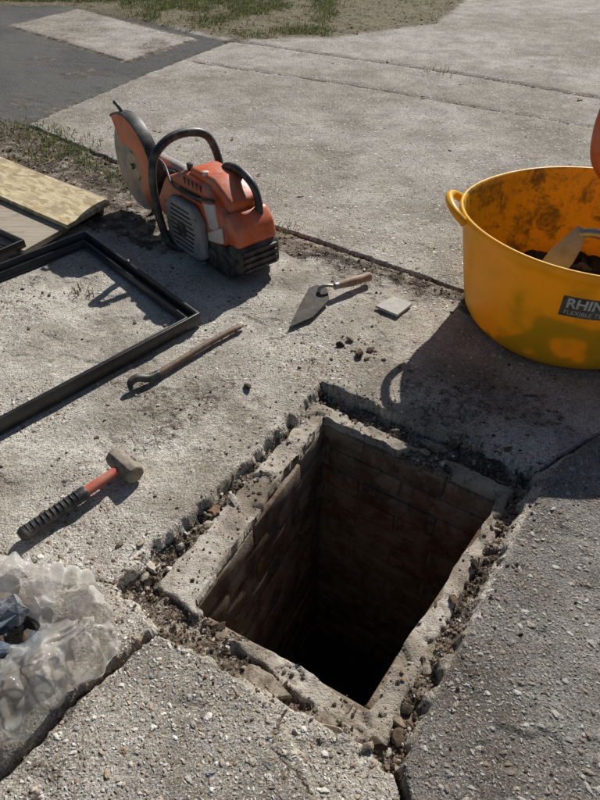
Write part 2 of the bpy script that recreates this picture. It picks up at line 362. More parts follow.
stones('concrete_fragments',np.stack([bp[:,0],bp[:,1],zz+bp[:,2]*.35],1),bp[:,2],PAL[bp[:,3].astype(int)],SM,2,.8)
# a few flat broken plates of the old concrete collar
PL=[(.045,.400,.058,.024,.5),(-.065,.462,.050,.022,-.45),(.235,.515,.046,.016,.95),(.33,1.055,.036,.014,-.6)]
def plates():
    V=[];F=[];C=[]
    for (px,py,l,wd,an) in PL:
        z=float(surf(np.array([px]),np.array([py]))['z'][0]);k=random.randint(7,9);b=len(V);th=random.uniform(.006,.010);tx,ty=random.uniform(-.10,.10),random.uniform(-.10,.10)
        z=max(z,-.036)-.003;an+=random.uniform(-.2,.2)
        ring_=[]
        for i in range(k):
            a=2*math.pi*(i+random.uniform(-.3,.3))/k;r=random.uniform(.75,1.15);ring_.append((l*r*math.cos(a),wd*r*math.sin(a)))
        for s,zz in((1.0,-.006),(1.04,th*.6),(.93,th)):
            for (u,v) in ring_:
                u2=u*s+random.uniform(-.002,.002);v2=v*s+random.uniform(-.002,.002)
                V.append((px+u2*math.cos(an)-v2*math.sin(an),py+u2*math.sin(an)+v2*math.cos(an),z+zz+u2*tx+v2*ty));c=random.uniform(.8,1.05);C.append((.36*c,.305*c,.24*c,1))
        for q in(0,1):
            for i in range(k):F.append((b+q*k+i,b+q*k+(i+1)%k,b+(q+1)*k+(i+1)%k,b+(q+1)*k+i))
        F.append([b+2*k+i for i in range(k)]);F.append([b+i for i in range(k)][::-1])
    t=NT('broken_concrete');c,_=t.attr('col');n=t.noise(60,5,.75);c=t.mix(t.ss(n,.35,.65),t.mix(1,c,(.45,.41,.36),'MULTIPLY'),t.mix(1,c,(1.2,1.18,1.15),'MULTIPLY'));t.set(col=c,rough=.93,spec=.2);t.bump(n,.006,1)
    mobj('broken_concrete_plates',V,F,t.mat,cols=C)
plates()

# ------------------------------------------------------------------ brick chamber
def brick_mat():
    t=NT('old_brick');c,_=t.attr('col');n=t.noise(18,6,.7);f=t.noise(150,4,.75)
    c=t.mix(t.ss(n,.35,.65),t.mix(1,c,(.55,.5,.45),'MULTIPLY'),c)
    c=t.mix(t.m('MULTIPLY',t.ss(t.noise(7,5,.75),.44,.60),.85),c,(.34,.275,.21))
    c=t.mix(t.m('MULTIPLY',t.ss(f,.5,.7),.4),c,(.07,.05,.035))
    t.set(col=c,rough=.93,spec=.15);t.bump(t.m('ADD',n,f),.006,1.);return t.mat
def chamber():
    root=empty('brick_inspection_chamber',(0,0,0))
    V=[];F=[];C=[]
    bm_=brick_mat()
    def brick(o,ex,ey,L,H,D,z,col):
        b=len(V);j=lambda:random.uniform(-.0025,.0025)
        pr=random.uniform(-.004,.002)
        for a in(0,L):
            for d in(pr,D):
                for zz in(z,z+H):
                    V.append((o[0]+ex[0]*(a+j())+ey[0]*(d+j()),o[1]+ex[1]*(a+j())+ey[1]*(d+j()),zz+j()));C.append(col+(1,))
        for f in[(0,1,3,2),(4,6,7,5),(0,4,5,1),(2,3,7,6),(0,2,6,4),(1,5,7,3)]:F.append(tuple(b+i for i in f))
    cols=[(.23,.15,.10),(.26,.175,.115),(.20,.14,.10),(.26,.20,.15),(.19,.14,.105),(.28,.20,.14)]
    MV=[];MF=[]
    cen=Vector((sum(p[0] for p in HI)/4,sum(p[1] for p in HI)/4))
    for wi in range(4):
        a=Vector(HI[wi]);b=Vector(HI[(wi+1)%4]);ex=(b-a).normalized();L=(b-a).length;out=Vector((-ex.y,ex.x))
        if out.dot(a-cen)<0: out=-out
        ext=.10 if wi%2==0 else -.003
        z=-.118
        for cidx in range(15):
            s=-ext-(.11 if cidx%2 else 0)
            while s<L+ext:
                l=.215;s0=max(s,-ext);s1=min(s+l,L+ext)
                if s1-s0>.03: 
                    o=a+ex*s0;brick(o,ex,out,s1-s0,.067,.10,z,random.choice(cols))
                s+=.225
            z-=.075
        n=len(MV);rec=.006
        p0=a-ex*ext+out*rec;p1=b+ex*ext+out*rec;q0=p0+out*.088;q1=p1+out*.088
        for zz in(-.058,-1.22):
            for p in(p0,p1,q1,q0): MV.append((p.x,p.y,zz))
        for f in[(0,1,2,3),(4,7,6,5),(0,4,5,1),(1,5,6,2),(2,6,7,3),(3,7,4,0)]:MF.append(tuple(n+i for i in f))
    o=mobj('bricks',V,F,bm_,root,cols=C);fixn(o);bev(o,.004,2)
    fixn(mobj('mortar_joints',MV,MF,simple('mortar_dark',(.15,.12,.09),(.28,.23,.175),25,.95,0,.003),root))
    n=30;V=[];F=[]
    for i in range(n+1):
        for k in range(n+1):
            u,v=i/n,k/n;A=Vector(HI[0])*(1-u)*(1-v)+Vector(HI[1])*u*(1-v)+Vector(HI[2])*u*v+Vector(HI[3])*(1-u)*v
            V.append((A.x,A.y,-1.1+.03*float(fbm(np.array([A.x*9]),np.array([A.y*9]))[0])))
    for i in range(n):
        for k in range(n):F.append((i*(n+1)+k,(i+1)*(n+1)+k,(i+1)*(n+1)+k+1,i*(n+1)+k+1))
    mobj('silt_floor',V,F,simple('silt',(.03,.022,.016),(.06,.045,.032),30,.9),root,True)
chamber()

# ------------------------------------------------------------------ materials for things
M_or=simple('orange_plastic',(.70,.125,.028),(.50,.09,.024),14,.38,0,.0003,.55)
M_bk=simple('black_plastic',(.012,.012,.013),(.022,.022,.022),25,.45,0,.0004,.30)
M_fr=simple('black_frame_plastic',(.012,.012,.013),(.020,.020,.020),25,.35,0,.0004,.07)
M_gr=simple('grey_plastic',(.32,.31,.30),(.22,.215,.21),20,.5,0,.0004,.5)
M_wh=simple('pale_plastic',(.70,.62,.58),(.60,.50,.46),20,.4,0,.0003,.25)
M_st=simple('worn_steel',(.36,.34,.31),(.20,.17,.14),40,.42,.6,.0006,.25)
M_rust=simple('rusty_steel',(.20,.12,.075),(.11,.08,.06),50,.65,.3,.001,.4)
M_hh=simple('hammer_steel',(.30,.25,.195),(.13,.095,.07),60,.6,.3,.0012,.5)
M_disc=simple('abrasive_disc',(.42,.37,.31),(.28,.24,.195),30,.8,0,.001,.5)
M_red=simple('red_fibreglass',(.60,.12,.06),(.40,.09,.055),30,.5,0,.0004,.35)
M_wood=simple('tool_wood',(.32,.19,.12),(.19,.11,.07),40,.6,0,.0006,.35)

# ------------------------------------------------------------------ cut-off saw
def saw():
    R=empty('cut_off_saw',(-.200,1.890,.004),math.atan2(.77,-.64));R.scale=(.94,.90,.97)
    prism('fuel_tank_base',[(-.055,.0),(.20,.0),(.24,.03),(.24,.10),(-.02,.125),(-.075,.09),(-.08,.025)],-.105,.105,M_bk,R,.018)
    prism('engine_shroud',[(-.05,.125),(.02,.10),(.40,.09),(.43,.15),(.37,.24),(.24,.295),(.08,.29),(-.03,.225)],-.105,.105,M_or,R,.022,.22,.1,.2)
    prism('filter_cover',[(-.115,.04),(-.06,.02),(-.04,.125),(-.075,.145),(-.112,.12)],-.095,.095,M_bk,R,.014)
    prism('rear_cowl',[(-.108,.13),(-.04,.12),(-.02,.225),(-.05,.235),(-.095,.19)],-.09,.09,M_or,R,.018)
    for i in range(4): prism('rear_rib_%d'%i,[(-.121,.045+i*.022),(-.108,.045+i*.022),(-.108,.054+i*.022),(-.121,.054+i*.022)],-.075,.075,M_bk,R,.002)
    prism('top_cover',[(-.035,.215),(.10,.262),(.22,.285),(.21,.315),(.06,.315),(-.04,.26)],-.06,.062,M_or,R,.014)
    prism('starter_cover',[(.06,.045),(.10,.02),(.27,.02),(.31,.06),(.31,.17),(.27,.215),(.12,.215),(.07,.17)],.095,.135,M_gr,R,.014)
    for i in range(9):
        z=.045+i*.018;hw=.085-.012*abs(i-4)*.5
        prism('vent_slot_%d'%i,[(.19-hw,z),(.19+hw,z),(.19+hw,z+.007),(.19-hw,z+.007)],.134,.1365,M_bk,R,0)
    cyl('starter_hub',(.19,.137,.115),(0,1,0),.028,.01,M_bk,R)
    prism('name_plate',[(-.01,.165),(.055,.15),(.085,.235),(.02,.25)],.086,.0985,M_wh,R,.002)
    prism('side_panel',[(-.04,.135),(.05,.115),(.05,.145),(-.035,.19)],.098,.112,M_wh,R,.004)
    prism('stripe',[(.10,.225),(.26,.225),(.25,.245),(.11,.25)],.085,.093,M_bk,R,.002)
    for i in range(5): prism('cooling_slot_%d'%i,[(.10+i*.026,.262),(.112+i*.026,.262),(.118+i*.026,.282),(.106+i*.026,.282)],.078,.0865,M_bk,R,.001)
    prism('muffler',[(.41,.04),(.47,.05),(.475,.14),(.43,.16),(.40,.14)],-.09,.03,M_st,R,.01)
    prism('drive_arm',[(.30,.10),(.64,.15),(.70,.18),(.70,.225),(.65,.25),(.38,.25),(.32,.22)],-.045,.0,M_gr,R,.014)
    prism('belt_cover',[(.34,.12),(.55,.155),(.55,.225),(.40,.235),(.35,.20)],.0,.022,M_bk,R,.01)
    wx,wz=.66,.195
    cyl('cutting_disc',(wx,.052,wz),(0,1,0),.175,.005,M_disc,R,72,b=.001)
    cyl('disc_flange',(wx,.060,wz),(0,1,0),.055,.012,M_st,R,40)
    cyl('disc_bolt',(wx,.072,wz),(0,1,0),.012,.016,M_st,R,6)
    for nm,yy,r0,r1,a0,a1,th,mat in(('guard_side',.034,.02,.196,62,245,.004,M_or),('guard_outer_face',.082,.088,.196,62,225,.004,M_or),('guard_rim',.058,.192,.200,60,247,.054,M_bk)):
        V=[];F=[];N=48
        for i in range(N+1):
            a=math.radians(a0+(a1-a0)*i/N)
            for r in(r0,r1):
                for y in(yy-th/2,yy+th/2): V.append((wx+r*math.cos(a),y,wz+r*math.sin(a)))
        for i in range(N):
            b=i*4;c=b+4
            F+= [(b,c,c+1,b+1),(b+2,b+3,c+3,c+2),(b,b+2,c+2,c),(b+1,c+1,c+3,b+3)]
        F+=[(0,1,3,2),(N*4,N*4+2,N*4+3,N*4+1)]
        bev(fixn(mobj(nm,V,F,mat,R)),.0015,2,40)
    tube('guard_lever',[(wx+.02,.06,wz+.19),(wx+.03,.07,wz+.215),(wx+.06,.07,wz+.225)],.007,M_bk,R)
    tube('front_handle',[(.24,.115,.015),(.28,.15,.03),(.30,.165,.12),(.315,.165,.23),(.325,.14,.325),(.33,.07,.375),(.33,-.02,.385),(.325,-.10,.36),(.30,-.125,.29),(.26,-.11,.2)],.0155,M_bk,R,16,8)
    tube('rear_handle',[(.15,-.04,.29),(.12,-.045,.318),(.05,-.045,.325),(-.02,-.045,.305),(-.055,-.045,.26),(-.06,-.045,.20)],[.014,.014,.015,.014,.014,.016],M_bk,R,14,6)
    prism('throttle_trigger',[(.03,.310),(.07,.310),(.055,.290),(.04,.290)],-.052,-.038,M_bk,R,.003)
    cyl('fuel_cap',(.03,.108,.07),(0,1,0),.024,.016,M_bk,R,24); cyl('decompression_knob',(.24,.04,.305),(0,0,1),.012,.02,M_bk,R,16)
    cyl('stop_switch',(.12,.05,.315),(0,0,1),.012,.014,M_wh,R,16)
    tube('water_hose',[(.02,.09,.26),(.12,.105,.245),(.28,.10,.24),(.40,.06,.27),(.52,.06,.30),(.60,.06,.34)],.005,M_bk,R,8,8)
    for i,(x,z) in enumerate([(.09,.04),(.29,.04),(.29,.19),(.09,.18)]): cyl('screw_%d'%i,(x,.137,z),(0,1,0),.005,.004,M_st,R,10,b=0)
saw()

# ------------------------------------------------------------------ tub
def tub_mat(inner):
    t=NT('tub_plastic_'+('inner' if inner else 'outer'))
    c=t.mix(t.ss(t.noise(6,4,.6),.3,.7),(.89,.49,.012),(.92,.54,.016))
    if inner:
        g=t.ss(t.noise(9,7,.78,dist=.4),.47,.62);c=t.mix(t.m('MULTIPLY',g,.8),c,(.14,.085,.035))
        g2=t.ss(t.noise(50,5,.8),.53,.68);c=t.mix(t.m('MULTIPLY',g2,.55),c,(.22,.15,.08))
    else:
        g=t.ss(t.noise(11,6,.75),.58,.76);c=t.mix(t.m('MULTIPLY',g,.22),c,(.50,.31,.10))
        g2=t.ss(t.noise(90,4,.8),.59,.70);c=t.mix(t.m('MULTIPLY',g2,.38),c,(.40,.29,.15))
    t.set(col=c,rough=.42,spec=.4);t.bump(t.noise(60,3,.6),.0008,.5)
    tr=t.n('ShaderNodeBsdfTranslucent');t.put(tr.inputs[0],t.mix(1,c,(1,.88,.6),'MULTIPLY'));mx=t.n('ShaderNodeMixShader');mx.inputs[0].default_value=.28
    t.l(t.b.outputs[0],mx.inputs[1]);t.l(tr.outputs[0],mx.inputs[2]);t.l(mx.outputs[0],t.out.inputs[0]);return t.mat
TC=(.818,1.580);TH=.335;TRB=.290;TRT=.358
def tub():
    R=empty('builders_tub',(TC[0],TC[1],.004))
    def rad(z,a=0): 
        f=z/TH;r=TRB+(TRT-TRB)*(f**.85)
        return r*(1+.012*math.sin(2*a+1)+.006*math.sin(5*a))
    N=128;prof=[]
    prof+=[(0,.0,0),(TRB-.03,.0,0),(TRB-.012,.004,0),(TRB-.002,.014,0)]
    for i in range(1,15): z=.014+(TH-.03-.014)*i/14;prof.append((None,z,0))
    top=TRT
    prof+=[(top+.004,TH-.024,0),(top+.007,TH-.016,0),(top+.007,TH-.004,0),(top+.003,TH,0),(top-.002,TH-.001,0)]
    inn=[]
    for i in range(15): z=TH-.008-(TH-.03)*i/14;inn.append((None,z,1))
    prof+=inn+[(TRB-.04,.012,1),(0,.010,1)]
    V=[];F=[];mi=[]
    for (r,z,k) in prof:
        for j in range(N):
            a=2*math.pi*j/N
            rr=(rad(z,a)-(.005 if k else 0)) if r is None else r*(1+(.012*math.sin(2*a+1)+.006*math.sin(5*a))*(r>.1))
            zz=z+(.006*math.sin(2*a+.6) if z>.2 else .006*math.sin(2*a+.6)*z/.2)
            V.append((rr*math.cos(a),rr*math.sin(a),zz))
    for i in range(len(prof)-1):
        for j in range(N):
            j2=(j+1)%N;F.append((i*N+j,i*N+j2,(i+1)*N+j2,(i+1)*N+j));mi.append(1 if prof[i+1][2] else 0)
    mo=tub_mat(False)
    o=mobj('tub_body',V,F,mo,R,True);o.data.materials.append(tub_mat(True));o.data.polygons.foreach_set('material_index',mi)
    for nm,ang in(('handle_left',math.radians(172)),('handle_right',math.radians(-8))):
        ca,sa=math.cos(ang),math.sin(ang)
        def L(rr,tn,z): return (rr*ca-tn*sa,rr*sa+tn*ca,z)
        tube(nm,[L(TRT+.0,.085,TH-.015),L(TRT+.024,.07,TH+.004),L(TRT+.040,.03,TH+.014),L(TRT+.042,-.03,TH+.014),L(TRT+.024,-.07,TH+.004),L(TRT,-.085,TH-.015)],.0115,mo,R,12,8)
    a0,a1=math.radians(-119),math.radians(-88)
    V=[];F=[];n=16
    for i in range(n+1):
        a=a0+(a1-a0)*i/n
        for z in(.200,.262): rr=rad(z,a)+.0016;V.append((rr*math.cos(a),rr*math.sin(a),z))
    for i in range(n):F.append((2*i,2*i+2,2*i+3,2*i+1))
    mobj('label',V,F,simple('label_print',(.07,.06,.05),(.16,.13,.09),60,.5,0,.0002,.45),R,True)
    def word(txt,size,z0,st,off):
        cu=bpy.data.curves.new('t','FONT');cu.body=txt;cu.size=size;cu.offset=off;to=bpy.data.objects.new('t',cu);COL.objects.link(to)
        bpy.context.view_layer.update();dg=bpy.context.evaluated_depsgraph_get();me=bpy.data.meshes.new_from_object(to.evaluated_get(dg));COL.objects.unlink(to);bpy.data.objects.remove(to)
        V=[]
        for v in me.vertices:
            z=z0+v.co.y;a=st+v.co.x/TRT;rr=rad(z,a)+.003;V.append((rr*math.cos(a),rr*math.sin(a),z))
        mobj('label_text',V,[tuple(p.vertices) for p in me.polygons],simple('label_white',(.7,.68,.62),(.55,.53,.48),50,.5),R)
    word('RHINO',.040,.229,a0+.03,.0012);word('FLEXIBLE TUB',.018,.208,a0+.03,0)
    n=500;rr=np.sqrt(rng.uniform(0,1,n))*.235;aa=rng.uniform(0,6.28,n)
    P=np.stack([rr*np.cos(aa),rr*np.sin(aa),rng.uniform(.05,.10,n)],1)
    o=stones('tub_rubble',P,rng.uniform(.012,.038,n),PAL[rng.choice([0,1,2,6,6,0,3],n)]*.7,SM,2,.8)
    o.parent=R
tub()
def tub_tools():
    B=empty('bolster_chisel',(.64,1.46,.12))
    d=Vector((.13,.06,.22)).normalized();side=Vector((.70,-.70,0)).normalized();nrm=d.cross(side).normalized();side=nrm.cross(d).normalized()
    def P(a,b,c):return d*a+side*b+nrm*c
    V=[]
    M_tan=simple('dusty_blade',(.40,.35,.29),(.28,.23,.18),25,.7,.1,.0006,.5)
    pts=[(-.06,-.036),(.16,-.036),(.20,-.026),(.245,-.014),(.245,.014),(.20,.030),(.16,.036),(-.06,.036)]
    for c in(-.005,.005):
        for a,b in pts:V.append(P(a,b,c))
    n=8;F=[list(range(n)),list(range(2*n-1,n-1,-1))]+[[i,i+n,(i+1)%n+n,(i+1)%n] for i in range(n)]
    bev(fixn(mobj('blade',V,F,M_tan,B)),.0015,2)
    tube('shank',[P(.23,.0,.0),P(.25,.03,.01),P(.262,.08,.02)],.012,M_st,B)
    tube('grip',[P(.255,.06,.02),P(.27,.10,.025),P(.29,.20,.035)],[.014,.019,.016],M_bk,B)
    H=empty('digging_spade',(0,0,0))
    tube('shaft',[(1.02,1.60,.07),(.985,1.66,.22),(.955,1.70,.345)],.016,M_wood,H)
    tube('grip_left_arm',[(.955,1.70,.33),(.905,1.725,.375),(.862,1.75,.43),(.848,1.762,.50),(.850,1.77,.56)],[.020,.024,.026,.024,.022],M_or,H,18,8)
    tube('grip_right_arm',[(.955,1.70,.33),(.985,1.715,.39),(1.0,1.73,.44),(1.0,1.745,.50),(.99,1.755,.56)],[.020,.024,.026,.024,.022],M_or,H,18,8)
    tube('grip_bar',[(.845,1.77,.555),(.92,1.768,.57),(.995,1.757,.555)],[.020,.019,.020],M_or,H,18)
tub_tools()

# ------------------------------------------------------------------ black cover frame (mitred profile)
def ring_sweep(name,corners,prof,mat,parent):
    n=len(corners);c=[Vector(p) for p in corners];V=[];F=[];cen=sum(c,Vector((0,0)))/n
    for i in range(n):
        a=(c[i]-c[i-1]).normalized();b=(c[(i+1)%n]-c[i]).normalized()
        na=Vector((-a.y,a.x));nb=Vector((-b.y,b.x))
        if na.dot(cen-c[i])<0: na=-na
        if nb.dot(cen-c[i])<0: nb=-nb
        m=(na+nb);m=m/ (1+na.dot(nb))
        for off,z in prof: V.append((c[i].x+m.x*off,c[i].y+m.y*off,z))
    k=len(prof)
    for i in range(n):
        for j in range(k):
            j2=(j+1)%k;i2=(i+1)%n;F.append((i*k+j,i2*k+j,i2*k+j2,i*k+j2))
    return bev(fixn(mobj(name,V,F,mat,parent)),.0015,2,40)
FR=empty('manhole_cover_frame',(0,0,.006))
fc=[(-.795,2.085),(-.302,1.53),(-.842,.935),(-1.335,1.49)]
ring_sweep('frame_rail',fc,[(0,0),(.042,0),(.042,.006),(.036,.006),(.034,.026),(.029,.026),(.028,.008),(.010,.008),(.009,.042),(.0,.042)],M_fr,FR)
F2=empty('manhole_cover_frame',(0,0,.05))
ring_sweep('frame_rail',[(-.985,1.985),(-1.25,1.62),(-1.75,2.0),(-1.5,2.36)],[(0,-.03),(.04,-.03),(.04,-.022),(.008,-.022),(.008,.01),(0,.01)],M_fr,F2)

# ------------------------------------------------------------------ boards
def board_mat(kind):
    t=NT(kind);co=t.co()
    mp=t.n('ShaderNodeMapping');t.l(co,mp.inputs[0]);mp.inputs['Rotation'].default_value=(0,0,math.radians(39));
    if kind=='osb':
        dn=t.noise(12,3,.6,mp.outputs[0],True);va=t.n('ShaderNodeVectorMath',operation='MULTIPLY_ADD');t.l(dn,va.inputs[0]);va.inputs[1].default_value=(.06,.06,0);t.l(mp.outputs[0],va.inputs[2])
        m2=t.n('ShaderNodeMapping');t.l(va.outputs[0],m2.inputs[0]);m2.inputs['Scale'].default_value=(24,85,1)
        v=t.vor(1,m2.outputs[0],dim='2D');sp=t.n('ShaderNodeSeparateColor');t.l(v.outputs['Color'],sp.inputs[0])
        c=t.ramp(sp.outputs[0],[(0,(.34,.25,.14)),(.4,(.54,.43,.25)),(.75,(.68,.57,.37)),(1,(.42,.33,.20))])
        c=t.mix(t.m('MULTIPLY',t.ss(t.noise(14,7,.78),.48,.64),.5),c,(.30,.25,.18))
        t.bump(t.noise(120,4,.7),.0012,1)
    else:
        mp.inputs['Scale'].default_value=(4,60,60)
        g=t.noise(1.5,6,.7,mp.outputs[0]);c=t.ramp(g,[(.3,(.24,.19,.14)),(.5,(.40,.34,.26)),(.7,(.48,.42,.33))])
        c=t.mix(t.m('MULTIPLY',t.ss(t.noise(10,7,.75),.5,.66),.6),c,(.20,.155,.11));t.bump(g,.0015,1)
    t.set(col=c,rough=.85,spec=.2);return t.mat
def slab(name,poly,z,th,mat):
    n=len(poly);V=[(p[0],p[1],z) for p in poly]+[(p[0],p[1],z+th) for p in poly]
    F=[list(range(n))[::-1],[n+i for i in range(n)]]+[[i,(i+1)%n,(i+1)%n+n,i+n] for i in range(n)]
    return bev(fixn(mobj(name,V,F,mat)),.0015,2,smooth=False)
slab('osb_board',[(-.765,2.335),(-.872,2.115),(-1.30,2.44),(-2.02,3.0),(-1.92,3.25)],.035,.018,board_mat('osb'))
slab('timber_plank',[(-.885,2.15),(-.985,1.955),(-2.15,2.62),(-2.05,3.0)],.012,.020,board_mat('plank'))
slab('timber_batten',[(-.80,2.42),(-.79,2.30),(-1.9,3.1),(-1.9,3.22)],.008,.022,board_mat('plank'))

# ------------------------------------------------------------------ hand tools
def hammer():
    a=Vector((-.577,.738,.021));b=Vector((-.408,.922,.028));d=(b-a).normalized()
    H=empty('lump_hammer',(0,0,0))
    tube('handle',[a+d*.10,a+d*.17,b],[.0135,.013,.012],M_red,H,14,6,.8)
    tube('grip',[a,a+d*.01,a+d*.03,a+d*.08,a+d*.150,a+d*.160],[.012,.018,.0165,.0155,.017,.013],M_bk,H,16,6,.85)
    for i in range(11): 
        p=a+d*(.020+i*.0115);cyl('grip_ring_%d'%i,p,d,.0165,.003,M_bk,H,18,b=.001)
    s=Vector((.80,-.60,.0)).normalized();s=(s-d*s.dot(d)).normalized()
    c=b+d*.010
    V=[];seg=8
    prof=[(-.045,.018),(-.042,.0215),(-.026,.0225),(-.019,.0212),(.019,.0212),(.026,.0225),(.042,.0215),(.045,.018)]
    up=s.cross(d).normalized()
    for q,r in prof:
        for k in range(seg):
            an=2*math.pi*(k+.5)/seg;V.append(c+s*q+(d*math.cos(an)+up*math.sin(an))*r*1.08)
    F=[]
    for i in range(len(prof)-1):
        for k in range(seg):F.append((i*seg+k,i*seg+(k+1)%seg,(i+1)*seg+(k+1)%seg,(i+1)*seg+k))
    F+=[list(range(seg))[::-1],[(len(prof)-1)*seg+k for k in range(seg)]]
    bev(fixn(mobj('head',V,F,M_hh,H)),.0015,2,20)
    cyl('eye_wedge',c+d*.020,d,.010,.010,M_bk,H,12)
hammer()
def trowel():
    T=empty('pointing_trowel',(0,0,.004))
    V=[(-.034,1.508,.004),(.005,1.640,.014),(.030,1.712,.020),(.056,1.728,.022),(.088,1.708,.020),(.094,1.650,.014),(.040,1.560,.008)]
    n=len(V);W=[(x,y,z+.002) for x,y,z in V]
    F=[list(range(n)),[2*n-1-i for i in range(n)]]+[[i,(i+1)%n,(i+1)%n+n,i+n] for i in range(n)]
    fixn(mobj('blade',V+W,F,simple('dark_blade',(.035,.030,.027),(.085,.068,.05),60,.65,.0,.0005,.18,.2),T))
    tube('tang',[(.060,1.685,.020),(.066,1.692,.034),(.085,1.694,.040),(.115,1.702,.034)],[.006,.0055,.005,.005],M_st,T,10)
    cyl('ferrule',(.118,1.704,.033),(.105,.072,-.006),.0115,.018,M_st,T,16)
    tube('handle',[(.122,1.707,.033),(.138,1.718,.031),(.175,1.743,.028),(.207,1.765,.025),(.230,1.781,.023),(.236,1.785,.022)],[.011,.013,.0165,.014,.0165,.010],M_wood,T,16,6)
trowel()
def bar():
    T=empty('wrecking_bar',(0,0,.004))
    tube('shaft',[(-.188,1.502,.010),(-.26,1.425,.013),(-.33,1.345,.012),(-.392,1.272,.012)],[.0085,.0095,.0095,.0095],M_rust,T,8,6)
    tube('claw',[(-.385,1.280,.012),(-.41,1.256,.014),(-.435,1.245,.024),(-.452,1.230,.020),(-.450,1.212,.006)],[.0108,.0115,.0115,.010,.005],M_bk,T,10,6)
    tube('tip',[(-.200,1.489,.010),(-.185,1.506,.010),(-.172,1.521,.006)],[.010,.012,.005],M_rust,T,8,4,.6)
bar()
slab('stone_tile',[(.2386,1.622),(.3026,1.680),(.3579,1.634),(.302,1.568)],.006,.009,simple('tile_grey',(.50,.47,.43),(.40,.37,.33),40,.8,0,.0006,.3))

# ------------------------------------------------------------------ rubble sack
def sack():
    R=empty('rubble_sack',(0,0,0))
    cx,cy=-.560,.505
    t=NT('sack_film')
    c=t.mix(t.ss(t.noise(8,5,.7),.46,.68),(.90,.88,.84),(.64,.54,.42));t.set(col=c,rough=.18,spec=.8)
    tp=t.n('ShaderNodeBsdfTransparent');tl=t.n('ShaderNodeBsdfTranslucent');t.put(tl.inputs[0],c)
    m1=t.n('ShaderNodeMixShader');m1.inputs[0].default_value=.48;t.l(t.b.outputs[0],m1.inputs[1]);t.l(tl.outputs[0],m1.inputs[2])
    m2=t.n('ShaderNodeMixShader');t.l(t.m('MULTIPLY_ADD',t.ss(t.noise(9,4,.6),.35,.62),.48,.16),m2.inputs[0]);t.l(m1.outputs[0],m2.inputs[1]);t.l(tp.outputs[0],m2.inputs[2]);t.l(m2.outputs[0],t.out.inputs[0])
    N,K=300,80
    a=np.linspace(0,2*np.pi,N,endpoint=False);u=np.linspace(0,1,K)
    A,U=np.meshgrid(a,u,indexing='ij');ca,sa=np.cos(A),np.sin(A)
    edge=1+.08*np.sin(3*A+.6)+.05*np.sin(7*A+2)+.03*np.sin(17*A)
    mouth=.30+.10*np.sin(2*A+1)+.08*np.sin(5*A)
    rx,ry=.208,.162
    rad=edge*(1-U)+mouth*U+.16*np.sin(np.pi*U)*(1-.4*U)
    H=.082*np.sin(np.clip(U*1.5,0,1)*np.pi/2)-.015*sm(.7,1,U)
    X=cx+rx*rad*ca;Y=cy+ry*rad*sa
    def tri(q): return np.abs((q%1)-.5)*2
    w1=.04*fbm(X*12,Y*12,3,5);w2=.04*fbm(X*12,Y*12,3,15)
    wx_=X+w1;wy_=Y+w2
    f=tri(wx_*10+wy_*5)*.5+tri(wx_*-7+wy_*12+.3)*.5
    g=tri(wx_*24-wy_*15)*.5+tri(wx_*13+wy_*29+.6)*.5
    h2=tri(wx_*52+wy_*31)*.5+tri(-wx_*39+wy_*55)*.5
    ple=tri(A*13/(2*np.pi)+1.6*w1*10+.15*np.sin(U*5))
    amp=.25+.75*np.sin(np.pi*np.clip(U,.05,.95))
    Z=H+amp*(.032*f+.020*g+.007*h2+.020*ple)-.032
    X=X+ca*amp*(.018*g+.018*ple+.005*h2);Y=Y+sa*amp*(.018*g+.018*ple+.005*h2)
    Z[:,0]=.003+.006*g[:,0];Z=np.maximum(Z,.003)
    V=np.stack([X,Y,Z],-1).reshape(-1,3);F=[]
    for i in range(N):
        i2=(i+1)%N
        for j in range(K-1):F.append((i*K+j,i2*K+j,i2*K+j+1,i*K+j+1))
    mobj('plastic_film',V,F,t.mat,R,True)
    n=130;rr=np.sqrt(rng.uniform(0,1,n));aa=rng.uniform(0,6.28,n);
    P=np.stack([cx+.150*rr*np.cos(aa),cy+.115*rr*np.sin(aa),.010+.036*(1-rr**2)+rng.uniform(0,.010,n)],1)
    o=stones('rubble',P,rng.uniform(.012,.042,n),np.concatenate([PAL,np.array([(.12,.15,.19),(.24,.26,.28)])])[rng.choice([0,2,3,4,6,6,9,10,1,9],n)],SM,2,.5);o.parent=R
sack()

# ------------------------------------------------------------------ grass
def blades(name,x,y,h,w,mat,lean=.5):
    n=len(x);z=surf(x,y)['z'];a=rng.uniform(0,6.28,n);l=rng.uniform(.1,1,n)*lean*h;b=rng.uniform(0,6.28,n)
    wx,wy=np.cos(a)*w/2,np.sin(a)*w/2;lx,ly=np.cos(b)*l,np.sin(b)*l
    V=np.stack([np.stack([x-wx,y-wy,z-.004],1),np.stack([x+wx,y+wy,z-.004],1),np.stack([x+wx*.8+lx*.35,y+wy*.8+ly*.35,z+h*.6],1),np.stack([x-wx*.8+lx*.35,y-wy*.8+ly*.35,z+h*.6],1),np.stack([x+lx,y+ly,z+h*(1-.2*lean)],1)],1)
    b0=np.arange(n)*5;F=[(i,i+1,i+2,i+3) for i in b0]+[(i+3,i+2,i+4) for i in b0]
    pal=np.array([(.08,.115,.025),(.11,.14,.035),(.15,.17,.055),(.27,.23,.12),(.05,.075,.018)]);c=pal[rng.choice(5,n,p=[.26,.26,.2,.18,.1])]*rng.uniform(.7,1.3,(n,1))
    C=np.repeat(np.concatenate([c,np.ones((n,1))],1)[:,None],5,1).reshape(-1,4)
    return mobj(name,V.reshape(-1,3),F,mat,cols=C)
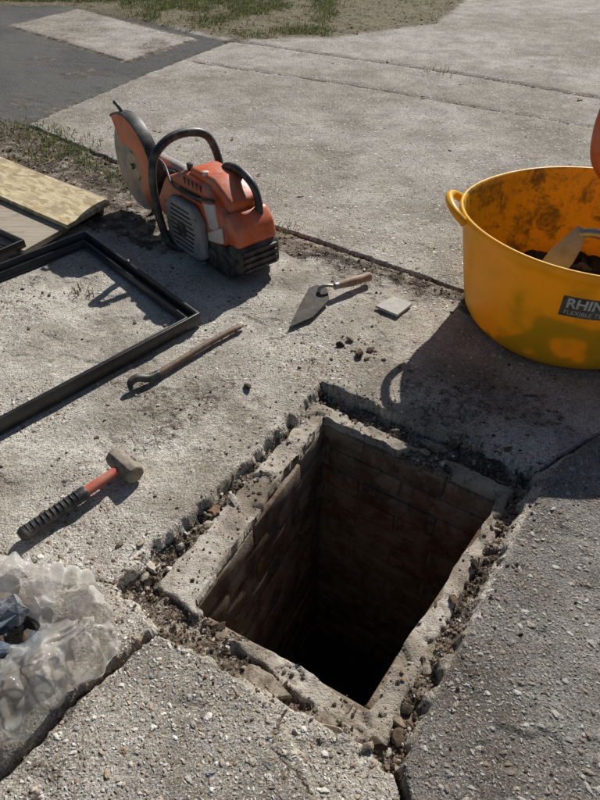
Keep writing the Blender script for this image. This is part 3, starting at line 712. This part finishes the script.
def grass_mat():
    t=NT('grass_blades');c,_=t.attr('col');t.set(col=c,rough=.6,spec=.3)
    tl=t.n('ShaderNodeBsdfTranslucent');t.l(c,tl.inputs[0]);m=t.n('ShaderNodeMixShader');m.inputs[0].default_value=.4;t.l(t.b.outputs[0],m.inputs[1]);t.l(tl.outputs[0],m.inputs[2]);t.l(m.outputs[0],t.out.inputs[0]);return t.mat
GM=grass_mat()
n=110000;x=rng.uniform(-4,1.8,n);y=rng.uniform(5.4,9,n);r=surf(x,y);cl=fbm(x*2.5,y*2.5,4,201)
ok=rng.uniform(size=n)<(r['grass']*sm(-.50,.20,cl)+.06*r['litter']*sm(.1,.4,cl));x=x[ok][:60000];y=y[ok][:60000];print('grass',len(x))
blades('grass',x,y,rng.uniform(.015,.055,len(x)),.005,GM,1.1)
def tufts(cs):
    X=[];Y=[]
    for cx,cy,r,k in cs:
        X.append(rng.normal(cx,r,k));Y.append(rng.normal(cy,r,k))
    return np.concatenate(X),np.concatenate(Y)
x,y=tufts([(-1.28,3.2,.08,260),(-1.12,3.02,.06,220),(-1.45,3.32,.09,250),(-.82,2.72,.05,130),(-.72,2.60,.04,120),(-1.0,2.85,.05,120),(-1.3,2.95,.07,150),(-1.7,3.45,.1,200),(.95,4.58,.06,40),(-.05,2.17,.02,25),(-.72,1.72,.03,20)])
blades('weeds',x,y,rng.uniform(.012,.042,len(x)),.004,GM,1.2)
n=1700;x=rng.uniform(-1.5,1.9,n);y=rng.uniform(5.6,8.2,n);r=surf(x,y);ok=rng.uniform(size=n)<r['litter']*.8;x,y=x[ok],y[ok]
x=np.concatenate([x,rng.uniform(-1.8,-.4,90),rng.uniform(-.6,1.8,30)]);y=np.concatenate([y,rng.uniform(2.3,3.4,90),rng.uniform(2.4,5,30)])
n=len(x);z=surf(x,y)['z']+.004;V=[];F=[];C=[]
for i in range(n):
    s=random.uniform(.008,.022);a=random.uniform(0,6.28);b=len(V);cu=random.uniform(-.4,.8)
    for u,v in((-1,0),(-.3,.45),(.5,.35),(1,0),(.5,-.35),(-.3,-.45)):
        V.append((x[i]+s*(u*math.cos(a)-v*math.sin(a)),y[i]+s*(u*math.sin(a)+v*math.cos(a)),z[i]+s*(abs(v)*cu+.2*random.random())))
    F.append(tuple(range(b,b+6)));c=random.choice([(.26,.16,.08),(.34,.24,.13),(.16,.09,.05),(.40,.31,.20)]);C+=[c+(1,)]*6
mobj('dead_leaves',V,F,SM,cols=C)

# ------------------------------------------------------------------ light, sky, camera
el=math.radians(37.5);az=math.atan2(.42,.907)
S=Vector((math.sin(az)*math.cos(el),math.cos(az)*math.cos(el),math.sin(el)))
ld=bpy.data.lights.new('sun','SUN');ld.energy=5.0;ld.angle=math.radians(.5);ld.color=(1,.975,.93)
lo=bpy.data.objects.new('sun',ld);COL.objects.link(lo);lo.rotation_euler=S.to_track_quat('Z','Y').to_euler();lo.location=(2,4,5)
w=bpy.data.worlds.new('World');scene.world=w;w.use_nodes=True;nt=w.node_tree
sk=nt.nodes.new('ShaderNodeTexSky');sk.sky_type='NISHITA';sk.sun_disc=False;sk.sun_elevation=el;sk.sun_rotation=az
bg=nt.nodes['Background'];bg.inputs[1].default_value=.052;nt.links.new(sk.outputs[0],bg.inputs[0])
cd=bpy.data.cameras.new('camera');cd.sensor_fit='AUTO';cd.sensor_width=36;cd.lens=27;cd.clip_start=.02;cd.clip_end=2000
co=bpy.data.objects.new('camera',cd);COL.objects.link(co);co.location=(0,0,1.05);co.rotation_euler=(math.radians(48.5),0,0);scene.camera=co
